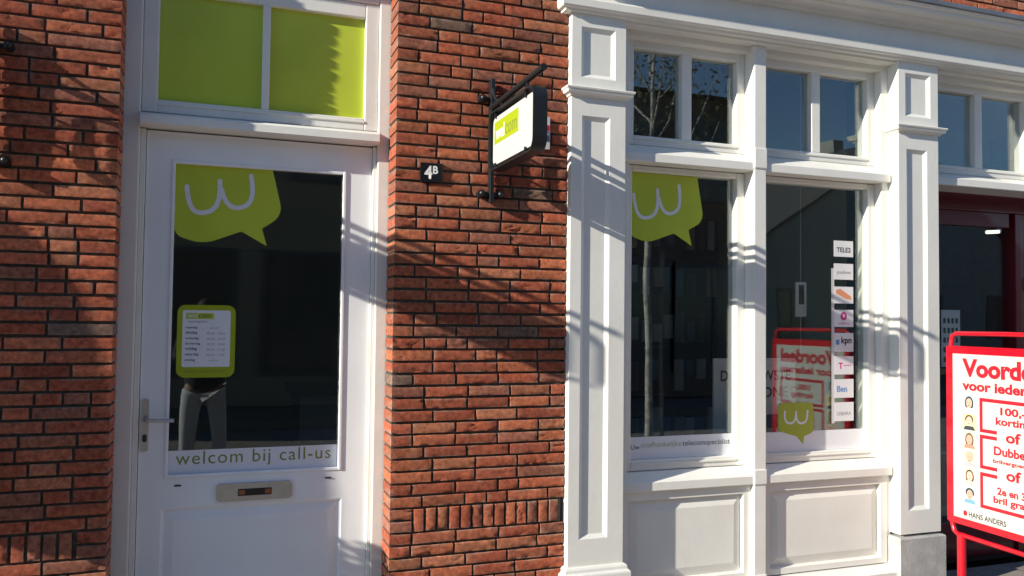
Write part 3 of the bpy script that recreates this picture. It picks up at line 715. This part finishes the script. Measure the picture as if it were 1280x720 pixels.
def face_print(side):
    F = (lambda a, b, d=0: bf(a, b, .0005 + d)) if side > 0 else (lambda a, b, d=0: bf(W - a, b, -.0355 - d))
    ps = part('poster', MB().prism([(.045, .487), (W - .045, .487), (W - .045, 1.340), (.045, 1.340)], F, .001), POSTER, ab)
    text('Voordeel', 'lettering', REDP, ps, F, .108, 1.222, width=.505, height=.095, bold=.045, depth=.0015)
    text('voor iedereen', 'lettering', REDP, ps, F, .107, 1.152, width=.505, height=.052, bold=.04, depth=.0015)
    m = MB()
    def bar(x0, x1, z0, z1): m.prism([(x0, z0), (x1, z0), (x1, z1), (x0, z1)], F, .0015)
    X0, X1 = .215, .618
    for z0, z1, top, bot in ((.948, 1.122, 1, 0), (.765, .936, 0, 0), (.567, .747, 0, 1)):
        bar(X0, X0 + .018, z0, z1); bar(X1 - .018, X1, z0, z1)
        if top: bar(X0 + .018, X1 - .018, z1 - .018, z1)
        else: bar(X0 + .018, .318, z1 - .018, z1); bar(.515, X1 - .018, z1 - .018, z1)
        if bot: bar(X0 + .018, X1 - .018, z0, z0 + .018)
        else: bar(X0 + .018, .318, z0, z0 + .018); bar(.515, X1 - .018, z0, z0 + .018)
    part('offer_boxes', m, REDP, ps)
    C_ = (X0 + X1) / 2 - .005
    def ln(s_, z, w, h, b_=.034): text(s_, 'lettering', REDP, ps, F, C_, z, width=w, height=h, bold=b_, align='CENTER', depth=.0015)
    ln('100,-', 1.040, .145, .046); ln('korting', .985, .20, .050); ln('of', .915, .085, .055, .03)
    ln('Dubbele', .845, .225, .045); ln('brilvergoeding', .800, .235, .026); ln('of', .730, .085, .055, .03)
    ln('2e en 3e', .652, .19, .038); ln('bril gratis', .598, .235, .045)
    m = MB(); m.prism([(.120 + .013*math.cos(k*.4), .517 + .014*math.sin(k*.4)) for k in range(16)], F, .0015); part('emblem', m, REDP, ps)
    text('HANS ANDERS', 'lettering', INK, ps, F, .142, .503, width=.225, height=.028, bold=.02, depth=.0015)
    bgc = [(.35, .50, .60), (.75, .70, .30), (.55, .62, .40), (.80, .50, .40), (.62, .68, .42), (.40, .65, .70)]
    hair = [(.03, .025, .02), (.10, .06, .03), (.12, .06, .03), (.55, .33, .24), (.09, .04, .02), (.02, .02, .02)]
    shirt = [(.5, .5, .5), (.03, .04, .06), (.45, .2, .15), (.35, .35, .38), (.5, .5, .4), (.15, .3, .4)]
    for k in range(6):
        z0 = 1.042 - k * .094; c = .150
        pt = part('portrait', MB().prism([(.106, z0), (.194, z0), (.194, z0 + .084), (.106, z0 + .084)], F, .0013), mat('portrait_ground', bgc[k], .6), ps)
        ell = lambda cx, cz, rx, rz: [(cx + rx*math.cos(q*math.pi/10), cz + rz*math.sin(q*math.pi/10)) for q in range(20)]
        long_ = k in (0, 2, 4)
        m = MB(); m.prism(ell(c, z0 + (.044 if long_ else .056), .027, .037 if long_ else .024), F, .0017); part('hair', m, mat('portrait_hair', hair[k], .7), pt) if False else part('portrait_hair', m, mat('portrait_hair', hair[k], .7), ps)
        m = MB(); m.prism(rpoly([(.112, z0 + .001, 0), (.188, z0 + .001, 0), (.176, z0 + .022, .012), (.124, z0 + .022, .012)]), F, .0019); part('portrait_shirt', m, mat('portrait_shirt', shirt[k], .7), ps)
        m = MB(); m.prism(ell(c, z0 + .046, .019, .025), F, .0022)
        part('portrait_face', m, mat('portrait_skin', SK[k % 3], .6), ps)
        m = MB(); m.prism(ell(c - .007, z0 + .050, .0028, .0016), F, .0025); m.prism(ell(c + .007, z0 + .050, .0028, .0016), F, .0025); m.prism(ell(c, z0 + .034, .006, .0018), F, .0025)
        part('portrait_features', m, mat('portrait_dark', (.12, .04, .03), .6), ps)
face_print(1); face_print(-1)

# ------------------------------------------------------------------ interiors
def room(name, label, x0, x1, y0, y1, h, wallm, floorm=None):
    t = thing(name, label, 'room', ((x0+x1)/2, y1, 0))
    m = MB(); m.box(x0 - .1, x1 + .1, y1, y1 + .1, 0, h); m.box(x0 - .1, x0, y0, y1, 0, h); m.box(x1, x1 + .1, y0, y1, 0, h); part('walls', m, wallm, t)
    part('ceiling', MB().box(x0 - .1, x1 + .1, y0, y1 + .1, h + .001, h + .1), CEIL, t)
    part('floor', MB().box(x0, x1, y0 - .05, y1, -.02, .03), floorm or FLOORI, t)
    return t
rm = room('shop_interior', 'dim shop room with olive walls behind the door and windows', -1.2, 3.78, 3.93, 8.6, 3.22, WALLI)
m = MB(); m.box(.755, 1.90, 3.77, 3.93, 0, 3.22); m.box(-1.3, -.40, 3.77, 3.93, 0, 3.22); m.box(-1.3, 6.8, 3.82, 3.925, 2.99, 3.32); m.box(3.53, 3.86, 3.81, 3.93, 0, 3.0); part('party_wall', m, DARKW, rm)
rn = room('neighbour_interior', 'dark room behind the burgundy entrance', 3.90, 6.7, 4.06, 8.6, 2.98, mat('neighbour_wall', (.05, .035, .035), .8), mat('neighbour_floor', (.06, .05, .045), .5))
# counter
t = thing('sales_counter', 'pale grey counter with dark top seen dimly through the door glass', 'counter', (.9, 6.2, .03))
m = MB(); m.box(.55, 1.7, 5.8, 6.4, .031, .95, .01); part('body', m, DESKM, t); part('top', MB().box(.5, 1.75, 5.74, 6.46, .951, .99, .005), DARKW, t)
part('wall_header', MB().box(-1.2, 3.78, 8.50, 8.59, 2.15, 2.55), GREENL, rm)
# accessory wall rack
t = thing('accessory_rack', 'dark wall rack with rows of hanging phone accessories in the left window', 'display rack', (3.1, 5.6, .03))
m = MB(); m.box(2.75, 4.55 - .8, 5.6, 5.66, .031, 2.3, .004)
for k in range(5): m.box(2.8, 3.7, 5.54, 5.60, .55 + k*.36, .57 + k*.36)
part('back_panel', m, DARKW, t)
random.seed(4); mks = [MB(), MB(), MB(), MB()]
for k in range(5):
    for j in range(9):
        if random.random() < .85:
            x = 2.83 + j*.097 + random.uniform(-.01, .01); h_ = random.uniform(.10, .24); w_ = random.uniform(.045, .08); z_ = .60 + k*.36 + random.uniform(0, .24 - h_)
            random.choice(mks).box(x, x + w_, 5.50, 5.50 + random.uniform(.02, .04), z_, z_ + h_)
for mk, mt in zip(mks, (PACK, mat('dark_packaging', (.10, .10, .11), .4), mat('blue_packaging', (.12, .22, .32), .4), mat('card_packaging', (.40, .33, .24), .6))):
    part('packages', mk, mt, t)['kind'] = 'stuff'
# advertising board in the window
t = thing('advertising_board', 'pale advertising board reading about the newest phone, behind the shop windows', 'poster', (2.95, 4.05, .03))
fa = wall_frm(4.0)
part('board', MB().prism([(2.655, .45), (3.215, .45), (3.215, 1.285), (2.655, 1.285)], wall_frm(4.012), .012), mat('board_grey', (.66, .68, .68), .5), t)
text('DE NIEUWSTE', 'lettering', INK, t, fa, 2.70, 1.155, width=.48, height=.062, bold=.025, depth=.001)
text('IPHONE', 'lettering', INK, t, fa, 2.86, 1.058, width=.30, height=.062, bold=.025, depth=.001)
m = MB(); m.prism(rrect(2.80, 2.93, .60, .93, .02), fa, .002); m.prism(rrect(3.0, 3.13, .56, .96, .02), fa, .002); part('picture', m, INK, t)
for q in (2.70, 3.14): part('foot', MB().box(q, q + .03, 4.013, 4.25, .031, .45), DARKW, t)
# tag hung from the ceiling
t = thing('hanging_tag', 'slim white framed tag hung on a cord in the right window', 'hanging tag', (3.25, 4.0, 1.53))
ft = wall_frm(4.0)
m = MB(); m.prism([(3.212, 1.528), (3.290, 1.528), (3.290, 1.732), (3.212, 1.732)], ft, .006); part('frame', m, CARD, t)
part('picture', MB().prism([(3.235, 1.60), (3.272, 1.60), (3.272, 1.715), (3.235, 1.715)], ft, .007), INK, t)
m = MB(); m.tube([(3.25, 3.997, 1.73), (3.25, 3.997, 3.2)], .0015, 6); m.tube([(3.25, 3.997, 1.53), (3.25, 3.997, 1.29)], .0015, 6); part('cord', m, CARD, t)
# lamps of the neighbour
EM = bpy.data.materials.new('lit_lamp'); EM.use_nodes = True
e_ = EM.node_tree.nodes['Principled BSDF']; e_.inputs['Emission Color'].default_value = (1, .98, .93, 1); e_.inputs['Emission Strength'].default_value = 1.0
for k, (x, w, lab) in enumerate(((5.86, .13, 'longer lit ceiling spotlight inside the burgundy entrance'), (6.10, .06, 'shorter lit ceiling spotlight inside the burgundy entrance'))):
    t = thing('ceiling_spotlight', lab, 'lamp', (x, 4.95, 2.26), 'lit spotlights in the neighbouring shop')
    m = MB(); m.tube([(x, 4.95, 2.24), (x + w, 4.95, 2.25)], .015, 10); part('lamp_tube', m, EM, t)
    m = MB(); m.tube([(x + w/2, 4.95, 2.27), (x + w/2, 4.95, 2.98)], .008, 8); part('rod', m, DARKW, t)

# ------------------------------------------------------------------ across the street (seen mirrored in the panes)
HB1 = mat('house_brick_dark', (.20, .13, .10), .9, var=.3, vscale=5); HB2 = mat('house_brick_grey', (.34, .35, .32), .9, var=.2, vscale=4)
ROOF = mat('roof_tile_red', (.22, .075, .045), .85, var=.3, vscale=7); ROOFD = mat('roof_tile_dark', (.07, .07, .075), .85, var=.3, vscale=7)
HB3 = mat('house_plaster', (.34, .28, .21), .9, var=.12, vscale=2)
WG = mat('far_window_glass', (.10, .10, .095), .12)
FARF = mat('far_window_frame', (.12, .12, .12), .6)
def house(x0, x1, y, eave, ridge, depth, wm, rm_, label, gable=False, cols=3, floors=2, shop=False):
    t = thing('town_house', label, 'house', ((x0+x1)/2, y, 0), 'houses across the street')
    m = MB()
    if gable:
        xm = (x0 + x1) / 2
        m.loft([[(x0, yy, 0), (x1, yy, 0), (x1, yy, eave), (xm, yy, ridge), (x0, yy, eave)] for yy in (y, y - depth)])
    else: m.box(x0, x1, y - depth, y, 0, eave)
    part('wall', m, wm, t)
    m = MB()
    if gable:
        xm = (x0 + x1) / 2
        for xa in (x0 - .25, x1 + .25):
            za = eave - .25 * (ridge - eave) / (xm - x0)
            m.loft([[(xa, yy, za + .03), (xm, yy, ridge + .03), (xm, yy, ridge + .18), (xa, yy, za + .18)] for yy in (y + .15, y - depth)])
    else:
        m.loft([[(xx, y + .25, eave + .02), (xx, y - depth/2, ridge), (xx, y - depth - .25, eave + .02)] for xx in (x0, x1)])
    rf = part('roof', m, rm_, t)
    m = MB(); m.box((x0+x1)/2 + .6, (x0+x1)/2 + 1.1, y - depth*.55, y - depth*.45, eave, ridge + .9); part('chimney', m, wm, rf)
    fh = eave / floors
    for f_ in range(floors):
        for c in range(cols):
            xc = x0 + (x1-x0) * (c + .5) / cols; z0 = f_*fh + (.9 if f_ or not shop else .5); z1 = z0 + min(1.7, fh - 1.15) + (.4 if shop and not f_ else 0); hw = .55 if (f_ or not shop) else .95
            m = MB(); frame4(m, (xc - hw, xc + hw, z0, z1), (.08, .08, .09, .08), y - .02, y + .04, 0); m.box(xc - .03, xc + .03, y - .02, y + .035, z0, z1)
            w_ = part('window', m, FARF, t); part('pane', MB().box(xc - hw + .08, xc + hw - .08, y + .002, y + .012, z0 + .09, z1 - .08), WG, w_)
    return t
house(-12, -4.2, -6.6, 5.4, 8.0, 8, HB3, ROOF, 'tan plastered town house at the left across the street', cols=4, shop=True)
house(-4.1, 2.8, -6.5, 5.7, 8.3, 8, HB3, ROOFD, 'tan town house across from the white door', cols=3, shop=True)
house(2.9, 10.2, -6.6, 5.9, 6.2, 8, HB1, ROOFD, 'dark brick town house mirrored in the left shop window', cols=4, shop=True)
house(17.0, 30.6, -16, 3.9, 8.3, 10, HB2, ROOFD, 'low grey gabled house mirrored in the right shop window', gable=True, cols=4, floors=1)
house(34, 44, -9, 4.6, 7.5, 8, HB1, ROOF, 'red roofed town house far right across the street', cols=4)
# street tree with its stake
BARK = mat('pale_bark', (.60, .57, .50), .9, var=.6, vscale=11, bump=.5, bscale=40)
t = thing('street_tree', 'young pale stemmed street tree mirrored in the left shop window', 'tree', (4.98, -1.45, 0))
random.seed(12); m = MB()
m.tube([(4.98, -1.45, -.13), (4.99, -1.45, 1.0), (4.97, -1.46, 2.0), (4.99, -1.45, 3.2), (5.02, -1.44, 5.2)], .04, 10, rr=[.05, .045, .04, .034, .015])
br_ends = []
for k in range(13):
    z = 2.6 + k*.19; a = k*2.4; L = 1.25 - k*.055
    p0 = Vector((4.98, -1.45, z)); p1 = p0 + Vector((math.cos(a)*L*.5, math.sin(a)*L*.5, L*.5)); p2 = p0 + Vector((math.cos(a)*L*.8, math.sin(a)*L*.8, L*1.15))
    m.tube([p0, p1, p2], .01, 6, rr=[.014, .009, .004]); br_ends += [p1, p2, (p1 + p2) / 2]
part('trunk', m, BARK, t, smooth=True)
m = MB()
for p in br_ends:
    for q in range(46):
        c = p + Vector((random.gauss(0, .16), random.gauss(0, .16), random.gauss(0, .16))); r_ = random.uniform(.018, .034)
        u = Vector((random.gauss(0, 1), random.gauss(0, 1), random.gauss(0, 1))).normalized(); v = u.orthogonal().normalized()
        m.quad(c - u*r_, c + v*r_*.6, c + u*r_, c - v*r_*.6)
part('crown', m, mat('young_leaves', (.09, .11, .04), .7, var=.4, vscale=4), t)
t = thing('tree_stake', 'bare wooden stake beside the young street tree', 'stake', (5.16, -1.45, -.13))
part('post', MB().tube([(5.16, -1.45, -.13), (5.16, -1.45, 2.35)], .026, 10), mat('stake_wood', (.36, .32, .26), .8, var=.3, vscale=12), t, smooth=True)

# ------------------------------------------------------------------ the photographer, mirrored in the door glass
def skin_body(name, verts, edges, radii, root, m, parent, sub=2):
    org = ORG[parent.name]; me = bpy.data.meshes.new(name); me.from_pydata([tuple(Vector(v) - org) for v in verts], edges, [])
    o = link(name, me, None, parent)
    sk = o.modifiers.new('skin', 'SKIN'); ss = o.modifiers.new('sub', 'SUBSURF'); ss.levels = sub; ss.render_levels = sub
    for i, r in enumerate(radii):
        d = me.skin_vertices[0].data[i]; d.radius = (r, r) if not isinstance(r, tuple) else r; d.use_root = (i == root)
    dg = bpy.context.evaluated_depsgraph_get(); dg.update()
    me2 = bpy.data.meshes.new_from_object(o.evaluated_get(dg)); o.modifiers.clear(); o.data = me2; me2.name = name
    for p in me2.polygons: p.use_smooth = True
    me2.materials.clear(); me2.materials.append(m)
    return o
SKIN = mat('skin', (.50, .30, .22), .55); CLOTH = mat('dark_jacket', (.03, .032, .04), .8, bump=.3, bscale=40); TROU = mat('grey_trousers', (.60, .60, .60), .85, bump=.3, bscale=50); SHOE = mat('dark_shoes', (.03, .025, .02), .5); HAIRM = mat('brown_hair', (.05, .03, .02), .7)
px_, py_ = -.09, -.42
pe = thing('person', 'person in dark jacket and grey trousers holding up a phone, mirrored in the door', 'person', (px_, py_, 0))
V = [(px_, py_, .93), (px_, py_, 1.12), (px_, py_+.01, 1.32), (px_, py_, 1.45), (px_, py_+.02, 1.53), (px_, py_+.03, 1.62), (px_, py_+.02, 1.72)]
E_ = [(0, 1), (1, 2), (2, 3), (3, 4), (4, 5), (5, 6)]; RR = [(.16, .12), (.145, .105), (.17, .115), (.12, .085), .055, (.078, .095), (.065, .08)]
for s_ in (-1, 1):
    b = len(V)
    V += [(px_ + s_*.19, py_, 1.41), (px_ + s_*.25, py_ + .10, 1.18), (px_ + s_*.10, py_ + .28, 1.40), (px_ + s_*.075, py_ + .33, 1.455)]
    E_ += [(3, b), (b, b+1), (b+1, b+2), (b+2, b+3)]; RR += [.066, .048, .034, .030]
    b = len(V)
    V += [(px_ + s_*.105, py_, .84), (px_ + s_*.14, py_ + .01, .50), (px_ + s_*.165, py_ - .02, .10), (px_ + s_*.175, py_ + .12, .04)]
    E_ += [(0, b), (b, b+1), (b+1, b+2), (b+2, b+3)]; RR += [.098, .066, .045, .035]
    hand = (px_ + s_*.075, py_ + .33, 1.455)
skin_body('body', V, E_, RR, 0, SKIN, pe)
# clothes follow the same skeleton, a little fuller
J = [(px_, py_, .80), (px_, py_, 1.10), (px_, py_+.01, 1.32), (px_, py_, 1.455)]; JE = [(0, 1), (1, 2), (2, 3)]; JR = [(.215, .16), (.195, .145), (.205, .14), (.12, .095)]
for s_ in (-1, 1):
    b = len(J); J += [(px_ + s_*.19, py_, 1.41), (px_ + s_*.25, py_ + .10, 1.18), (px_ + s_*.115, py_ + .26, 1.375)]; JE += [(3, b), (b, b+1), (b+1, b+2)]; JR += [.08, .062, .046]
skin_body('jacket', J, JE, JR, 0, CLOTH, pe)
T_ = [(px_, py_, .97)]; TE = []; TR = [(.178, .135)]
for s_ in (-1, 1):
    b = len(T_); T_ += [(px_ + s_*.105, py_, .83), (px_ + s_*.14, py_ + .01, .50), (px_ + s_*.165, py_ - .02, .09)]; TE += [(0, b), (b, b+1), (b+1, b+2)]; TR += [.112, .082, .066]
skin_body('trousers', T_, TE, TR, 0, TROU, pe)
for s_ in (-1, 1):
    m = MB(); m.loft([[(px_ + s_*.17 + dx*w, py_ - .07 + yy, zz) for dx, zz in ((-1, .0), (1, .0), (1, h*.6), (.5, h), (-.5, h), (-1, h*.6))] for yy, w, h in ((0, .03, .09), (.06, .042, .10), (.15, .048, .07), (.22, .045, .05), (.26, .02, .035))]); part('shoe', m, SHOE, pe, smooth=True)
m = MB(); m.ball((0, 0, 0), 1, 16); m.v = [(px_ + x*.088, py_ + .012 + y*.106 - .012, 1.70 + max(z, -.45 + .5*max(0, y))*.098) for x, y, z in m.v]; part('hair', m, HAIRM, pe, smooth=True)
m = MB()
for s_ in (-1, 1): m.ball((px_ + s_*.032, py_ + .122, 1.675), .010, 8)
part('eye', m, INK, pe)
m = MB(); m.tube([(px_, py_ + .118, 1.675), (px_, py_ + .145, 1.645), (px_, py_ + .12, 1.635)], .012, 8, rr=[.006, .014, .010]); part('nose', m, SKIN, pe, smooth=True)
for s_ in (-1, 1):                                     # fingers closed on the phone's edges
    for k in range(4):
        zz = 1.455 + (k - 1.5)*.018; r_ = (.0075, .0085, .0085, .007)[k]
        m = MB(); m.tube([(px_ + s_*.085, -.075, zz), (px_ + s_*.098, -.050, zz + .004), (px_ + s_*.092, -.026, zz + .006), (px_ + s_*.068, -.0195, zz + .006)], r_, 8); part('finger', m, SKIN, pe, smooth=True)
    m = MB(); m.tube([(px_ + s_*.07, -.085, 1.435), (px_ + s_*.068, -.058, 1.415), (px_ + s_*.048, -.045, 1.425)], .0095, 8); part('thumb', m, SKIN, pe, smooth=True)
pe.scale = (.93, .93, .92)
t = thing('phone', 'dark phone held up by the mirrored person', 'phone', (px_, -.03, 1.42))
part('body', MB().box(px_ - .08, px_ + .08, -.038, -.030, 1.42, 1.50, .003), BLACKP, t); part('lens', MB().tube([(px_ + .06, -.030, 1.482), (px_ + .06, -.027, 1.482)], .008, 12), DARKZ, t)
